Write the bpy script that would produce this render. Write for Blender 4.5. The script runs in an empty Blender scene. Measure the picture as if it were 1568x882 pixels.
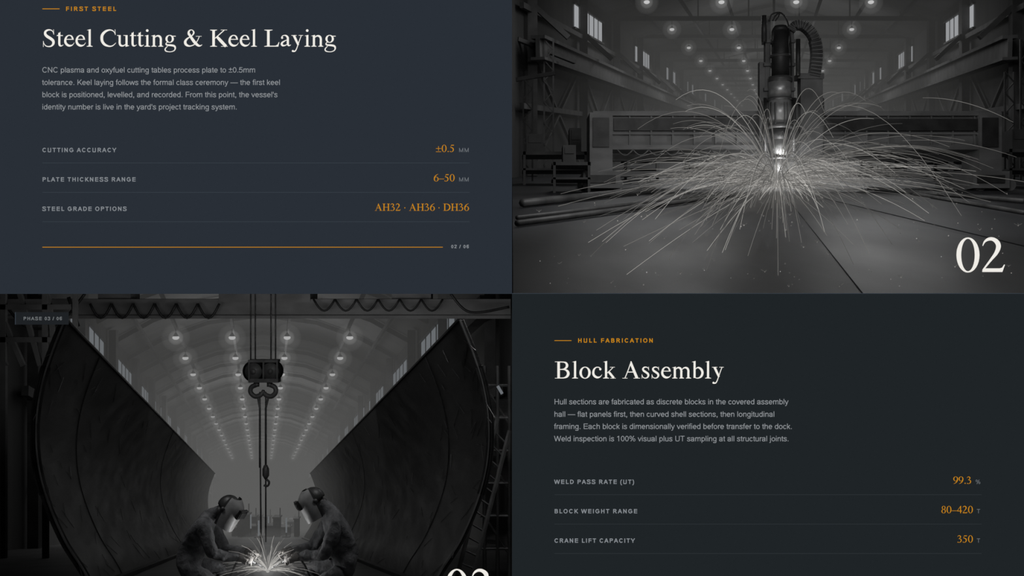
import bpy, math, random
from mathutils import Vector, Matrix
from mathutils.geometry import tessellate_polygon
random.seed(7)
ZOOM=None
scene=bpy.context.scene
try:
    scene.view_settings.view_transform='Standard'; scene.view_settings.look='None'
except Exception: pass
F=1742.0; EYE=2.0; D=6.0
def P(px,py,z): return Vector(((px-784)*z/F, z, EYE-(py-441)*z/F))
VP1=(1185,215); VP2=(402,800)
FL1=-1.29; FL2=-0.82
def H1(l,h,z): return P(VP1[0],VP1[1],z)+Vector((l,0,h))
def H2(l,h,z): return P(VP2[0],VP2[1],z)+Vector((l,0,h))
def F1(px,py,up=0):
    z=-FL1*F/(py-VP1[1]); return P(px,py,z)+Vector((0,0,up))
def lin(c):
    return tuple(((v/255)/12.92 if v/255<=0.04045 else ((v/255+0.055)/1.055)**2.4) for v in c)+(1,)
# ---------------- materials
def emat(name,rgb,st=1.0):
    m=bpy.data.materials.new(name); m.use_nodes=True; n=m.node_tree; n.nodes.clear()
    e=n.nodes.new('ShaderNodeEmission'); o=n.nodes.new('ShaderNodeOutputMaterial')
    e.inputs[0].default_value=lin(rgb); e.inputs[1].default_value=st
    n.links.new(e.outputs[0],o.inputs[0]); return m
def pmat(name,a,b,rough=0.6,metal=0.0,scale=3.0,bump=0.1,stretch=(1,1,1),lo=0.35,hi=0.65,rvar=0.0):
    m=bpy.data.materials.new(name); m.use_nodes=True; t=m.node_tree; N=t.nodes; L=t.links
    bs=N['Principled BSDF']; bs.inputs['Roughness'].default_value=rough; bs.inputs['Metallic'].default_value=metal
    tc=N.new('ShaderNodeTexCoord'); mp=N.new('ShaderNodeMapping'); mp.inputs['Scale'].default_value=stretch
    nz=N.new('ShaderNodeTexNoise'); nz.inputs['Scale'].default_value=scale; nz.inputs['Detail'].default_value=6
    cr=N.new('ShaderNodeValToRGB'); cr.color_ramp.elements[0].position=lo; cr.color_ramp.elements[1].position=hi
    cr.color_ramp.elements[0].color=tuple(a)+(1,); cr.color_ramp.elements[1].color=tuple(b)+(1,)
    L.new(tc.outputs['Object'],mp.inputs[0]); L.new(mp.outputs[0],nz.inputs['Vector']); L.new(nz.outputs[0],cr.inputs[0]); L.new(cr.outputs[0],bs.inputs['Base Color'])
    if bump:
        bp=N.new('ShaderNodeBump'); bp.inputs['Strength'].default_value=bump; bp.inputs['Distance'].default_value=0.05
        L.new(nz.outputs[0],bp.inputs['Height']); L.new(bp.outputs[0],bs.inputs['Normal'])
    if rvar:
        mr=N.new('ShaderNodeMapRange'); mr.inputs['To Min'].default_value=rough-rvar; mr.inputs['To Max'].default_value=rough+rvar
        L.new(nz.outputs[0],mr.inputs[0]); L.new(mr.outputs[0],bs.inputs['Roughness'])
    return m
g=lambda v,b=1.0:(v,v,v*b)
M_steel=pmat('dark_steel',g(.07),g(.13),.5,.3,2,.1)
M_gan=pmat('gantry_paint',g(.14),g(.22),.55,.1,1.2,.1,(1,1,2))
M_hook=pmat('hook_block_paint',g(.16),g(.26),.5,.2,5,.15)
M_beam=pmat('painted_beam',g(.05),g(.09),.7,.0,1.5,.1)
M_scaf=pmat('galvanised_tube',g(.14),g(.22),.5,.3,4,.1)
M_black=pmat('black_metal',g(.025),g(.05),.5,.3,3,.1)
M_bright=pmat('machined_steel',g(.35),g(.55),.38,.5,4,.05)
M_wall=pmat('hall_cladding',g(.04),g(.07),.8,0,.6,.1,(1,1,.2))
M_roof=pmat('roof_sheeting',g(.09),g(.13),.8,0,.4,.1)
M_floor1=pmat('oily_steel_floor',(.018,.019,.022),(.048,.05,.055),.42,.2,.9,.25,(1,.25,1),.3,.7,.14)
M_plate=pmat('steel_plate',(.024,.026,.03),(.052,.054,.06),.38,.3,.7,.08,(1,.3,1),.3,.7,.12)
M_conc=pmat('concrete_floor',g(.06),g(.10),.55,0,1.5,.2,(1,.3,1))
M_win=emat('window_daylight',(165,167,170),1.0)
M_win2=emat('window_glow',(104,108,112),1.0)
M_lamp=emat('lamp_glass',(200,200,200),1.0)
M_lamp2=emat('lamp_glass_b',(185,185,185),1.0)
def vmat(name,col,em_s,sig=0):
    m=bpy.data.materials.new(name); m.use_nodes=True; n=m.node_tree; n.nodes.clear()
    em=n.nodes.new('ShaderNodeEmission'); em.inputs[0].default_value=col; em.inputs[1].default_value=em_s
    o=n.nodes.new('ShaderNodeOutputMaterial')
    if sig:
        ab=n.nodes.new('ShaderNodeVolumeAbsorption'); ab.inputs[0].default_value=(0,0,0,1); ab.inputs[1].default_value=sig
        ad=n.nodes.new('ShaderNodeAddShader'); n.links.new(ab.outputs[0],ad.inputs[0]); n.links.new(em.outputs[0],ad.inputs[1]); n.links.new(ad.outputs[0],o.inputs['Volume'])
    else: n.links.new(em.outputs[0],o.inputs['Volume'])
    return m
def haze(name,pts8,col,sig):  # haze brightness is put in as volume emission, not scattered from the lamps
    b=MB(); b.box8(pts8); return b.make(name,[vmat(name,lin(col),sig,sig)])
def glow_spheres(name,cs,r,st,par=None):  # self-glowing volume spheres that imitate bloom round lamps and sparks
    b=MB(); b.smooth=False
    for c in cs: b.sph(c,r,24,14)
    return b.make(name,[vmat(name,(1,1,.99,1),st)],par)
# ---------------- mesh builder
class MB:
    def __init__(s): s.v=[];s.f=[];s.m=[];s.mi=0;s.sm=[];s.smooth=False
    def add(s,vs,fs):
        o=len(s.v); s.v+= [tuple(v) for v in vs]
        for f in fs: s.f.append([i+o for i in f]); s.m.append(s.mi); s.sm.append(s.smooth)
    def box8(s,p): s.add(p,[(0,1,2,3),(7,6,5,4),(0,4,5,1),(1,5,6,2),(2,6,7,3),(3,7,4,0)])
    def box(s,c,d):
        x,y,z=c;a,b,e=[k/2 for k in d]
        s.box8([(x-a,y-b,z-e),(x+a,y-b,z-e),(x+a,y-b,z+e),(x-a,y-b,z+e),(x-a,y+b,z-e),(x+a,y+b,z-e),(x+a,y+b,z+e),(x-a,y+b,z+e)])
    def bx(s,x0,y0,x1,y1,z,dep):
        a=P(x0,y0,z);b=P(x1,y1,z); s.box(((a.x+b.x)/2,z+dep/2,(a.z+b.z)/2),(abs(b.x-a.x),dep,abs(a.z-b.z)))
    def beam(s,p0,p1,w,h=None):
        h=h or w; p0=Vector(p0);p1=Vector(p1);d=(p1-p0)
        if d.length<1e-6:return
        d.normalize(); up=Vector((0,0,1)) if abs(d.z)<.95 else Vector((0,1,0))
        r=d.cross(up).normalized(); u=r.cross(d).normalized(); r*=w/2;u*=h/2
        s.box8([p0-r-u,p0+r-u,p0+r+u,p0-r+u,p1-r-u,p1+r-u,p1+r+u,p1-r+u])
    def tube(s,pts,rs,n=6,cap=True):
        pts=[Vector(p) for p in pts]
        if not hasattr(rs,'__len__'): rs=[rs]*len(pts)
        vs=[];fs=[]; pr=None
        for i,p in enumerate(pts):
            d=(pts[min(i+1,len(pts)-1)]-pts[max(i-1,0)])
            if d.length<1e-9:d=Vector((0,0,1))
            d.normalize()
            if pr is None:
                up=Vector((0,0,1)) if abs(d.z)<.9 else Vector((0,1,0)); pr=d.cross(up).normalized()
            else:
                pr=(pr-d*pr.dot(d)); pr=pr.normalized() if pr.length>1e-6 else d.orthogonal().normalized()
            q=d.cross(pr)
            for k in range(n):
                a=2*math.pi*k/n; vs.append(p+(pr*math.cos(a)+q*math.sin(a))*rs[i])
        for i in range(len(pts)-1):
            for k in range(n):
                k2=(k+1)%n; fs.append((i*n+k,i*n+k2,(i+1)*n+k2,(i+1)*n+k))
        if cap: fs.append(tuple(range(n))[::-1]); fs.append(tuple(range((len(pts)-1)*n,len(pts)*n)))
        s.add(vs,fs)
    def ell(s,c,ax,ay,az,nu=16,nv=10,fn=None):
        c=Vector(c);vs=[];fs=[]
        for j in range(nv+1):
            t=math.pi*j/nv
            for i in range(nu):
                a=2*math.pi*i/nu; x,y,z=math.sin(t)*math.cos(a),math.sin(t)*math.sin(a),math.cos(t)
                if fn:x,y,z=fn(x,y,z)
                vs.append(c+ax*x+ay*y+az*z)
        flip=ax.cross(ay).dot(az)>0
        for j in range(nv):
            for i in range(nu):
                i2=(i+1)%nu; f=(j*nu+i,j*nu+i2,(j+1)*nu+i2,(j+1)*nu+i)
                fs.append(f[::-1] if flip else f)
        s.add(vs,fs)
    def sph(s,c,r,nu=10,nv=6): s.ell(c,Vector((r,0,0)),Vector((0,r,0)),Vector((0,0,r)),nu,nv)
    def make(s,name,mats,parent=None):
        me=bpy.data.meshes.new(name)
        if s.v:
            c=Vector((0,0,0))
            for v in s.v: c+=Vector(v)
            c/=len(s.v)
        else:c=Vector((0,0,0))
        if parent: c=Vector(parent.location)
        me.from_pydata([tuple(Vector(v)-c) for v in s.v],[],s.f); 
        for m in mats: me.materials.append(m)
        for p,mi,sm in zip(me.polygons,s.m,s.sm): p.material_index=mi; p.use_smooth=sm
        me.update(); o=bpy.data.objects.new(name,me); scene.collection.objects.link(o)
        if parent: o.parent=parent
        else: o.location=c
        return o
def catmull(pts,n=6):
    out=[];N=len(pts)
    for i in range(N-1):
        p0=pts[max(i-1,0)];p1=pts[i];p2=pts[i+1];p3=pts[min(i+2,N-1)]
        for k in range(n):
            t=k/n
            out.append(tuple(0.5*((2*b)+(-a+c)*t+(2*a-5*b+4*c-d)*t*t+(-a+3*b-3*c+d)*t**3) for a,b,c,d in zip(p0,p1,p2,p3)))
    out.append(tuple(pts[-1])); return out
# ---------------- display panels
C_W=emat('ink_white',(240,237,230)); C_G=emat('ink_gold',(200,134,24)); C_GY=emat('ink_grey',(146,150,154)); C_LB=emat('ink_label',(135,140,145)); C_U=emat('ink_unit',(112,117,122))
C_DV1=emat('rule_a',(52,59,67)); C_DV2=emat('rule_b',(42,47,51)); C_BG1=emat('screen_slate',(41,47,55)); C_BG2=emat('screen_charcoal',(31,36,39)); C_TAG=emat('tag_bg',(30,33,36))
b=MB(); b.bx(-240,-160,784,450,D,.03); PAN1=b.make('display_panel',[C_BG1])
b=MB(); b.bx(784,450,1800,1060,D,.03); b.mi=1; b.bx(784,449,1800,450,D,.03); PAN2=b.make('display_panel',[C_BG2,C_DV1])
ZT=D-.004
def rule(x0,x1,y,col,par,th=1.0,name='rule'):
    b=MB(); b.bx(x0,y-th/2,x1,y+th/2,ZT,.002); return b.make(name,[col],par)
# serif glyphs -----------------------------------------------------------
def R(x0,y0,x1,y1): return ('P',[(x0,y0),(x1,y0),(x1,y1),(x0,y1)])
def PG(*p): return ('P',list(p))
def S(*p): return ('S',list(p))
def E(cx,cy,rx,ry,tx,ty): return ('E',(cx,cy,rx,ry,tx,ty))
def DOT(cx,cy,r): return ('P',[(cx+r*math.cos(a*math.pi/8),cy+r*math.sin(a*math.pi/8)) for a in range(16)])
def SF(cx,hw,y=0,sw=42,up=1): return PG((cx-hw,y),(cx+hw,y),(cx+hw,y+18*up),(cx+sw,y+44*up),(cx-sw,y+44*up),(cx-hw,y+18*up))
def flag(x,top,xr): return PG((x-75,top-38),(xr-14,top),(xr,top),(xr,top-80),(x,top-80),(x-0,top-50),(x-25,top-45))
G={}
G['l']=(278,[R(96,0,180,670),flag(96,683,180),SF(138,116)])
G['i']=(278,[R(96,0,180,440),flag(96,460,180),SF(138,114),DOT(135,628,52)])
G['n']=(500,[R(76,0,160,430),flag(76,460,160),SF(118,102),S((150,350,25),(205,405,45),(280,422,65),(350,390,82),(386,310,84),(386,200,84),(386,0,84)),SF(386,100)])
G['m']=(778,[R(76,0,160,430),flag(76,460,160),SF(118,102),S((150,350,25),(205,405,45),(270,422,65),(335,390,82),(371,310,84),(371,200,84),(371,0,84)),SF(385,92),S((405,350,25),(460,405,45),(540,422,65),(610,390,82),(646,310,84),(646,200,84),(646,0,84)),SF(655,102)])
G['u']=(500,[PG((9,450),(155,450),(155,400),(9,432)),S((114,440,84),(114,250,84),(114,140,84),(145,60,80),(220,32,62),(290,50,42),(350,100,25)),R(340,10,424,450),PG((258,450),(424,450),(424,400),(340,420),(258,432)),PG((340,-8),(352,-8),(480,30),(480,50),(400,56))])
G['t']=(278,[S((118,540,84),(118,300,84),(118,120,84),(140,50,75),(190,30,50),(235,45,28),(279,75,16)),R(20,418,258,450),PG((13,425),(70,470),(150,579),(160,579),(160,420),(13,418))])
G['e']=(444,[S((424,160,14),(370,80,30),(290,42,62),(200,45,85),(110,110,92),(70,220,88),(100,350,72),(170,425,45),(235,442,36),(310,415,52),(355,340,66),(368,277,50)),R(90,270,402,300)])
G['c']=(444,[S((412,150,14),(350,75,36),(275,42,66),(190,50,85),(105,115,92),(70,220,88),(100,350,70),(170,425,42),(240,440,36),(310,425,38),(352,375,40)),DOT(345,362,46)])
G['o']=(500,[E(250,225,221,235,96,32)])
G['a']=(444,[DOT(98,345,42),S((72,350,30),(105,410,34),(180,442,34),(260,425,62),(315,360,82),(322,280,84),(322,120,84),(345,50,62),(390,45,40),(440,75,18)),S((322,270,26),(220,235,34),(115,170,64),(82,105,84),(115,48,72),(180,42,52),(250,65,34),(322,115,24))])
G['g']=(500,[E(232,305,166,154,82,28),PG((340,395),(470,395),(470,425),(310,425)),S((160,190,26),(100,140,34),(92,95,50),(150,65,62),(300,52,76),(410,25,76),(450,-45,62),(420,-140,40),(310,-195,30),(190,-200,30),(80,-165,46),(55,-95,44),(110,-20,30),(160,20,20))])
G['y']=(500,[S((112,440,92),(200,250,88),(285,60,70)),S((405,440,32),(330,240,32),(262,40,34),(205,-110,40),(150,-178,48),(95,-180,60)),DOT(72,-170,40),R(14,430,222,450),R(300,430,475,450)])
G['k']=(500,[R(84,0,168,670),flag(84,683,168),SF(126,118),S((160,205,28),(300,330,30),(395,430,30)),S((215,275,70),(300,175,88),(430,15,84)),R(277,432,470,450),R(295,0,505,18)])
G['b']=(500,[R(70,20,153,670),flag(70,683,153),S((150,360,22),(200,412,42),(280,422,66),(375,350,90),(420,225,92),(380,95,84),(300,30,52),(210,12,34),(140,30,30),(90,50,30))])
G['s']=(389,[S((322,330,14),(300,400,28),(235,440,36),(150,435,52),(95,375,66),(125,305,80),(210,245,84),(290,180,82),(305,100,72),(250,28,46),(170,14,34),(95,50,28),(56,150,14)),PG((310,460),(325,460),(332,315),(316,315)),PG((48,-8),(62,-8),(66,160),(48,160))])
G['S']=(556,[S((455,480,14),(420,590,30),(340,648,42),(230,650,62),(135,590,84),(125,490,100),(200,400,110),(330,320,112),(430,230,108),(440,120,92),(370,30,60),(260,4,42),(150,30,36),(80,110,26),(50,215,14)),PG((440,676),(458,676),(468,470),(450,470)),PG((40,-12),(58,-12),(62,220),(42,220))])
G['C']=(667,[S((610,470,14),(560,580,32),(470,640,42),(360,648,58),(220,590,90),(110,470,106),(82,330,108),(110,190,104),(210,75,92),(370,16,56),(490,30,42),(570,85,30),(634,150,16)),PG((590,676),(608,676),(622,455),(602,455))])
G['K']=(722,[R(120,0,222,662),SF(170,136),SF(170,136,662,52,-1),S((220,320,34),(400,480,38),(585,645,36)),S((300,390,90),(430,250,120),(655,10,112)),R(450,644,700,662),R(460,0,723,18)])
G['L']=(611,[R(120,0,222,662),SF(170,158,0),SF(175,160,662,52,-1),PG((170,0),(560,0),(601,175),(575,175),(530,80),(450,38),(170,38))])
G['A']=(722,[S((112,10,34),(230,300,36),(352,640,38)),PG((335,674),(368,674),(648,0),(530,0),(310,560)),R(190,232,490,268),R(15,0,215,20),R(450,0,706,20)])
G['B']=(667,[R(112,0,214,662),R(17,0,214,20),R(17,642,214,662),S((200,644,36),(360,638,42),(455,600,76),(492,510,98),(455,420,80),(350,365,38),(200,352,32)),S((200,352,32),(390,346,44),(500,290,90),(540,190,106),(490,80,90),(370,24,44),(200,18,36))])
G['D']=(722,[R(112,0,214,662),R(16,0,214,20),R(16,642,214,662),S((200,644,36),(360,636,46),(520,570,84),(615,440,108),(630,330,110),(605,200,106),(500,80,80),(350,24,44),(200,18,36))])
G['H']=(722,[R(105,0,207,662),R(515,0,617,662),R(200,315,520,350),SF(156,138),SF(156,138,662,52,-1),SF(566,138),SF(566,138,662,52,-1)])
G['&']=(778,[S((300,395,26),(230,480,80),(232,590,72),(300,652,36),(375,640,34),(425,560,60),(390,470,50),(310,400,30),(180,320,60),(95,210,96),(110,100,100),(200,35,72),(310,30,44),(450,90,34),(560,220,30),(640,395,30)),S((240,500,90),(330,350,104),(460,170,112),(590,50,90),(680,35,46),(750,80,18)),R(505,396,730,414)])
G['0']=(500,[E(250,332,226,344,94,28)])
G['2']=(500,[S((38,510,14),(75,590,36),(150,640,60),(240,640,72),(320,580,92),(345,490,94),(300,370,74),(200,240,48),(60,60,30),(40,30,28)),PG((28,0),(422,0),(474,142),(456,148),(415,85),(370,72),(60,72),(28,18))])
G['3']=(500,[S((48,520,14),(90,600,36),(160,645,54),(240,640,66),(315,580,84),(320,500,80),(260,420,48),(160,350,22)),S((160,350,22),(270,345,44),(360,290,78),(388,200,88),(350,90,74),(260,22,40),(170,12,34),(75,40,56)),DOT(75,35,38)])
G['5']=(500,[PG((165,662),(432,662),(400,590),(140,590)),S((178,650,24),(130,520,24),(90,400,24)),S((85,410,30),(200,405,70),(320,330,94),(360,220,92),(320,90,74),(220,20,40),(130,14,36),(60,50,50)),DOT(65,48,38)])
G['6']=(500,[S((452,672,14),(330,625,40),(200,520,72),(110,380,92),(82,230,92)),E(258,205,222,219,92,28)])
G['9']=(500,[S((48,-10,14),(170,40,40),(300,140,72),(390,290,92),(418,440,92)),E(242,457,222,219,92,28)])
G['4']=(500,[PG((12,167),(12,225),(320,676),(372,676),(372,0),(290,0),(290,560),(60,225),(472,225),(472,167))])
G['8']=(500,[E(250,505,170,170,74,28),E(248,175,205,190,86,28)])
G['±']=(549,[R(30,300,520,345),R(252,110,298,540),R(30,0,520,45)])
G['–']=(500,[R(0,200,500,242)]); G['·']=(250,[DOT(125,270,52)]); G['.']=(250,[DOT(125,45,54)]); G[' ']=(250,[])
def glyphs(mb,prims,W):
    for kind,d in prims:
        if kind=='P':
            tr=tessellate_polygon([[Vector((a,b_,0)) for a,b_ in d]]); mb.add([W(*q) for q in d],[tuple(t) for t in tr])
        elif kind in 'SL':
            q=catmull(d,5) if kind=='S' else d; vs=[]
            for i,(a,b_,w) in enumerate(q):
                n=q[min(i+1,len(q)-1)];m=q[max(i-1,0)]
                dx,dy=n[0]-m[0],n[1]-m[1]; l=math.hypot(dx,dy) or 1
                nx,ny=-dy/l*w/2,dx/l*w/2; vs+= [W(a+nx,b_+ny),W(a-nx,b_-ny)]
            mb.add(vs,[(2*i,2*i+1,2*i+3,2*i+2) for i in range(len(q)-1)])
        elif kind=='E':
            cx,cy,rx,ry,tx,ty=d; N=32; vs=[]
            for i in range(N):
                a=2*math.pi*i/N; vs+= [W(cx+rx*math.cos(a),cy+ry*math.sin(a)),W(cx+(rx-tx)*math.cos(a),cy+(ry-ty)*math.sin(a))]
            mb.add(vs,[(2*i,2*i+1,(2*i+3)%(2*N),(2*i+2)%(2*N)) for i in range(N)])
        else:
            cx,cy,rx,ry,w,a0,a1=d; N=24; vs=[]
            for i in range(N+1):
                a=math.radians(a0+(a1-a0)*i/N); vs+= [W(cx+rx*math.cos(a),cy+ry*math.sin(a)),W(cx+(rx-w)*math.cos(a),cy+(ry-w)*math.sin(a))]
            mb.add(vs,[(2*i,2*i+1,2*i+3,2*i+2) for i in range(N)])
def serif(txt,x0,base,size,col,par,name,right=False):
    tot=sum(G[c][0] for c in txt)*size/1000
    x=x0-tot if right else x0
    mb=MB()
    for c in txt:
        adv,prims=G[c]
        glyphs(mb,prims,lambda u,v:P(x+u*size/1000,base-v*size/1000,ZT))
        x+=adv*size/1000
    return mb.make(name,[col],par)
# sans glyphs
ADV=dict(zip("abcdefghijklmnopqrstuvwxyz",(556,556,500,556,556,278,556,556,222,222,500,222,833,556,556,556,556,333,500,278,556,500,722,500,500,500)))
ADV.update(dict(zip("ABCDEFGHIJKLMNOPQRSTUVWXYZ",(667,667,722,722,667,611,778,722,278,500,667,556,833,722,778,667,778,722,667,611,722,667,944,667,667,611))))
for c in "0123456789": ADV[c]=556
ADV.update({'.':278,',':278,"'":191,'—':1000,'±':549,'(':333,')':333,'/':278,'%':889,' ':278})
def sg(c,w):
    h=w/2; o=[]
    V=lambda x,y0,y1:o.append(R(x-h,y0,x+h,y1))
    Hb=lambda y,x0,x1:o.append(R(x0,y-h*.88,x1,y+h*.88))
    Ln=lambda *p:o.append(('L',[(p[i],p[i+1],w) for i in range(0,len(p),2)]))
    A=lambda *p:o.append(('S',[(q[0],q[1],w*.96) for q in p]))
    O=lambda cx,cy,rx,ry:o.append(('E',(cx,cy,rx,ry,w,w*.9)))
    RA=lambda cx,cy,rx,ry,a,b_:o.append(('R',(cx,cy,rx,ry,w,a,b_)))
    sl=66+h; sr=490-h; cs=80+h
    if c=='a': A((75,365),(115,455),(250,531-h),(390,470),(430,370),(430,120),(465,0)); A((430,290),(300,270),(130,235),(75,150),(110,60),(215,h-12),(340,50),(430,160))
    elif c=='b': V(sl,0,716);O(288,259,226,271)
    elif c=='c': RA(262,259,230,271,36,324)
    elif c=='d': V(sr,0,716);O(268,259,226,271)
    elif c=='e': RA(280,259,243,271,2,322);Hb(262,60,510)
    elif c=='f': V(135,0,560);A((135,540),(140,630),(195,728-h),(275,705));Hb(480,12,255)
    elif c=='g': O(266,262,224,269);V(sr,-40,519);A((sr,0),(sr-8,-110),(390,-180),(260,-212+h),(140,-185),(90,-100))
    elif c=='h': V(sl,0,716);A((sl,330),(sl+70,440),(285,531-h),(410,460),(sr,340),(sr,0))
    elif c=='i': V(111,0,519);V(111,616,716)
    elif c=='j': A((111,519),(111,200),(111,-90),(80,-165),(-15,-168));V(111,616,716)
    elif c=='k': V(sl,0,716);Ln(sl,190,440,519);Ln(215,320,440,0)
    elif c=='l': V(111,0,716)
    elif c=='m': V(sl,0,519);A((sl,330),(sl+60,440),(260,531-h),(370,470),(416,350),(416,0));A((416,330),(470,440),(590,531-h),(710,470),(767-h,350),(767-h,0))
    elif c=='n': V(sl,0,519);A((sl,330),(sl+70,440),(285,531-h),(410,460),(sr,340),(sr,0))
    elif c=='o': O(278,259,243,271)
    elif c=='p': V(sl,-205,519);O(288,259,226,271)
    elif c=='q': V(sr,-205,519);O(268,259,226,271)
    elif c=='r': V(sl,0,519);A((sl,300),(sl+40,420),(230,487),(335,475))
    elif c=='s': A((425,380),(375,460),(250,531-h),(125,465),(95,385),(160,310),(320,245),(415,150),(375,60),(250,h-12),(110,60),(55,165))
    elif c=='t': V(140,100,650);A((140,140),(150,60),(200,h-5),(265,h));Hb(480,18,258)
    elif c=='u': V(sr,0,519);A((sl,519),(sl,180),(130,60),(260,h-12),(410,70),(sr,190))
    elif c=='v': Ln(42,519,250,10);Ln(458,519,250,10)
    elif c=='w': Ln(42,519,192,10);Ln(361,515,192,10);Ln(361,515,530,10);Ln(680,519,530,10)
    elif c=='x': Ln(42,519,458,0);Ln(458,519,42,0)
    elif c=='y': Ln(42,519,252,20);A((460,519),(255,0),(200,-130),(130,-175),(50,-168))
    elif c=='z': Hb(475,40,450);Hb(h,30,465);Ln(60,50,420,470)
    elif c=='A': Ln(42,0,333,700);Ln(625,0,333,700);Hb(245,150,520)
    elif c=='B': V(cs,0,716);Hb(716-h*.88,80,400);Hb(385,80,420);Hb(h*.88,80,410);RA(385,525,205,191,-90,90);RA(400,213,225,213,-90,90)
    elif c=='C': RA(380,358,332,370,38,322)
    elif c=='D': V(cs,0,716);Hb(716-h*.88,80,350);Hb(h*.88,80,350);RA(330,358,350,358,-90,90)
    elif c=='E': V(cs,0,716);[Hb(y,80,620) for y in (716-h,372,h)]
    elif c=='F': V(cs,0,716);[Hb(y,80,575) for y in (716-h,350)]
    elif c=='G': RA(392,358,345,370,38,330);V(725-h,95,380);Hb(345,400,725)
    elif c=='H': V(cs,0,716);V(642-h,0,716);Hb(375,80,642)
    elif c=='I': V(139,0,716)
    elif c=='K': V(cs,0,716);Ln(cs,230,600,716);Ln(270,400,640,0)
    elif c=='L': V(cs,0,716);Hb(h,80,540)
    elif c=='M': V(75+h,0,716);V(758-h,0,716);Ln(90,700,416,20);Ln(743,700,416,20)
    elif c=='N': V(76+h,0,716);V(646-h,0,716);Ln(110,700,612,20)
    elif c=='O': O(389,358,348,370)
    elif c in 'PR':
        V(cs,0,716);Hb(716-h*.88,80,420);Hb(304+h,80,420);RA(400,508,230,208,-90,90)
        if c=='R': Ln(380,330,640,0)
    elif c=='S': A((585,520),(520,640),(340,728-h),(150,650),(120,530),(200,430),(340,380),(500,320),(585,200),(520,70),(340,h-12),(140,70),(70,220))
    elif c=='T': V(305,0,716);Hb(716-h,20,590)
    elif c=='U': A((cs,716),(cs,240),(170,70),(361,h-12),(550,70),(642-h,240),(642-h,716))
    elif c=='V': Ln(42,716,333,10);Ln(625,716,333,10)
    elif c=='W': Ln(50,716,255,10);Ln(472,700,255,10);Ln(472,700,690,10);Ln(894,716,690,10)
    elif c=='X': Ln(40,716,627,0);Ln(627,716,40,0)
    elif c=='Y': Ln(40,716,333,300);Ln(627,716,333,300);V(333,0,320)
    elif c=='0': O(278,352,238,362)
    elif c=='1': V(310,0,716);Ln(310,680,110,540)
    elif c=='2': A((60,520),(115,645),(275,716-h),(440,640),(460,520),(400,400),(220,220),(75,50));Hb(h,40,508)
    elif c=='3': A((60,550),(130,660),(270,716-h),(430,640),(440,530),(370,420),(220,385));A((220,385),(400,350),(470,210),(410,70),(270,h-12),(120,60),(50,190))
    elif c=='5': Hb(716-h,120,480);Ln(140,700,80,330);A((80,340),(180,430),(290,450),(430,370),(465,230),(400,70),(270,h-12),(110,60),(45,180))
    elif c=='6': O(285,232,232,244);A((480,560),(400,680),(280,716-h),(140,620),(85,400),(80,230))
    elif c=='.': o.append(R(90,0,190,100))
    elif c==',': o.append(R(85,0,190,100));Ln(165,60,120,-130)
    elif c=="'": V(95,460,716)
    elif c=='—': Hb(275,0,1000)
    elif c=='±': Hb(430,30,520);V(275,230,640);Hb(50,30,520)
    elif c=='(': A((290,730),(140,520),(105,260),(140,0),(290,-210))
    elif c==')': A((45,730),(190,520),(228,260),(190,0),(45,-210))
    elif c=='/': Ln(30,-10,250,725)
    elif c=='%': o.append(('E',(205,530,165,190,w*.8,w*.8)));o.append(('E',(685,180,165,190,w*.8,w*.8)));Ln(640,720,250,-10)
    return o
def sans(txt,x0,x1,yc,cap,col,par,bold=False,sp=1.0,name='text_line'):
    size=cap/.716; w=142 if bold else 88
    nat=sum(ADV[c]+(30 if bold and c.isalpha() else 0) for c in txt)*size/1000-.09*size
    ls=(x1-x0-nat)/max(1,len(txt)-1); x=x0-.06*size; base=yc+cap/2; mb=MB()
    for c in txt:
        bw=15 if bold and c.isalpha() else 0
        glyphs(mb,sg(c,w),lambda u,v:P(x+(u+bw)*size/1000,base-v*size/1000,ZT))
        x+=(ADV[c]+2*bw)*size/1000+ls
    return mb.make(name,[col],par)
TS=39.2
rule(65,91,13.5,C_G,PAN1,1.0,'gold_rule'); sans('FIRST STEEL',101,178,13.5,6.6,C_G,PAN1,True,1.3,'eyebrow')
serif('Steel Cutting & Keel Laying',64.5,71.5,TS,C_W,PAN1,'heading')
for t,x1,y in [("CNC plasma and oxyfuel cutting tables process plate to ±0.5mm",391,107),("tolerance. Keel laying follows the formal class ceremony — the first keel",429,126),("block is positioned, levelled, and recorded. From this point, the vessel's",425,144.7),("identity number is live in the yard's project tracking system.",363,163.5)]:
    sans(t,65,x1,y,8.3,C_GY,PAN1,name='body_text')
for t,x1,y,v,xr,u in [("CUTTING ACCURACY",178,229.7,"±0.5",696.5,"MM"),("PLATE THICKNESS RANGE",208,274.7,"6–50",696.5,"MM"),("STEEL GRADE OPTIONS",194,319.7,"AH32 · AH36 · DH36",718.5,"")]:
    sans(t,65,x1,y,6.6,C_LB,PAN1,True,1.25,'row_label'); serif(v,xr,y+3,16.4,C_G,PAN1,'row_value',True)
    if u: sans(u,703,718,y,6.4,C_U,PAN1,False,1.1,'row_unit')
    rule(65,719,y+19.8,C_DV1,PAN1)
rule(65,678,378.5,C_G,PAN1,1.0,'gold_rule'); sans('02 / 06',691,718,377.5,5.2,C_LB,PAN1,True,1.2,'page_count')
rule(849,875,521.5,C_G,PAN2,1.0,'gold_rule'); sans('HULL FABRICATION',885,1000,521.3,6.6,C_G,PAN2,True,1.3,'eyebrow')
serif('Block Assembly',849,579.5,TS,C_W,PAN2,'heading')
for t,x1,y in [("Hull sections are fabricated as discrete blocks in the covered assembly",1207,615),("hall — flat panels first, then curved shell sections, then longitudinal",1186,634),("framing. Each block is dimensionally verified before transfer to the dock.",1213,652.7),("Weld inspection is 100% visual plus UT sampling at all structural joints.",1208,671.5)]:
    sans(t,849,x1,y,8.3,C_GY,PAN2,name='body_text')
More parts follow.
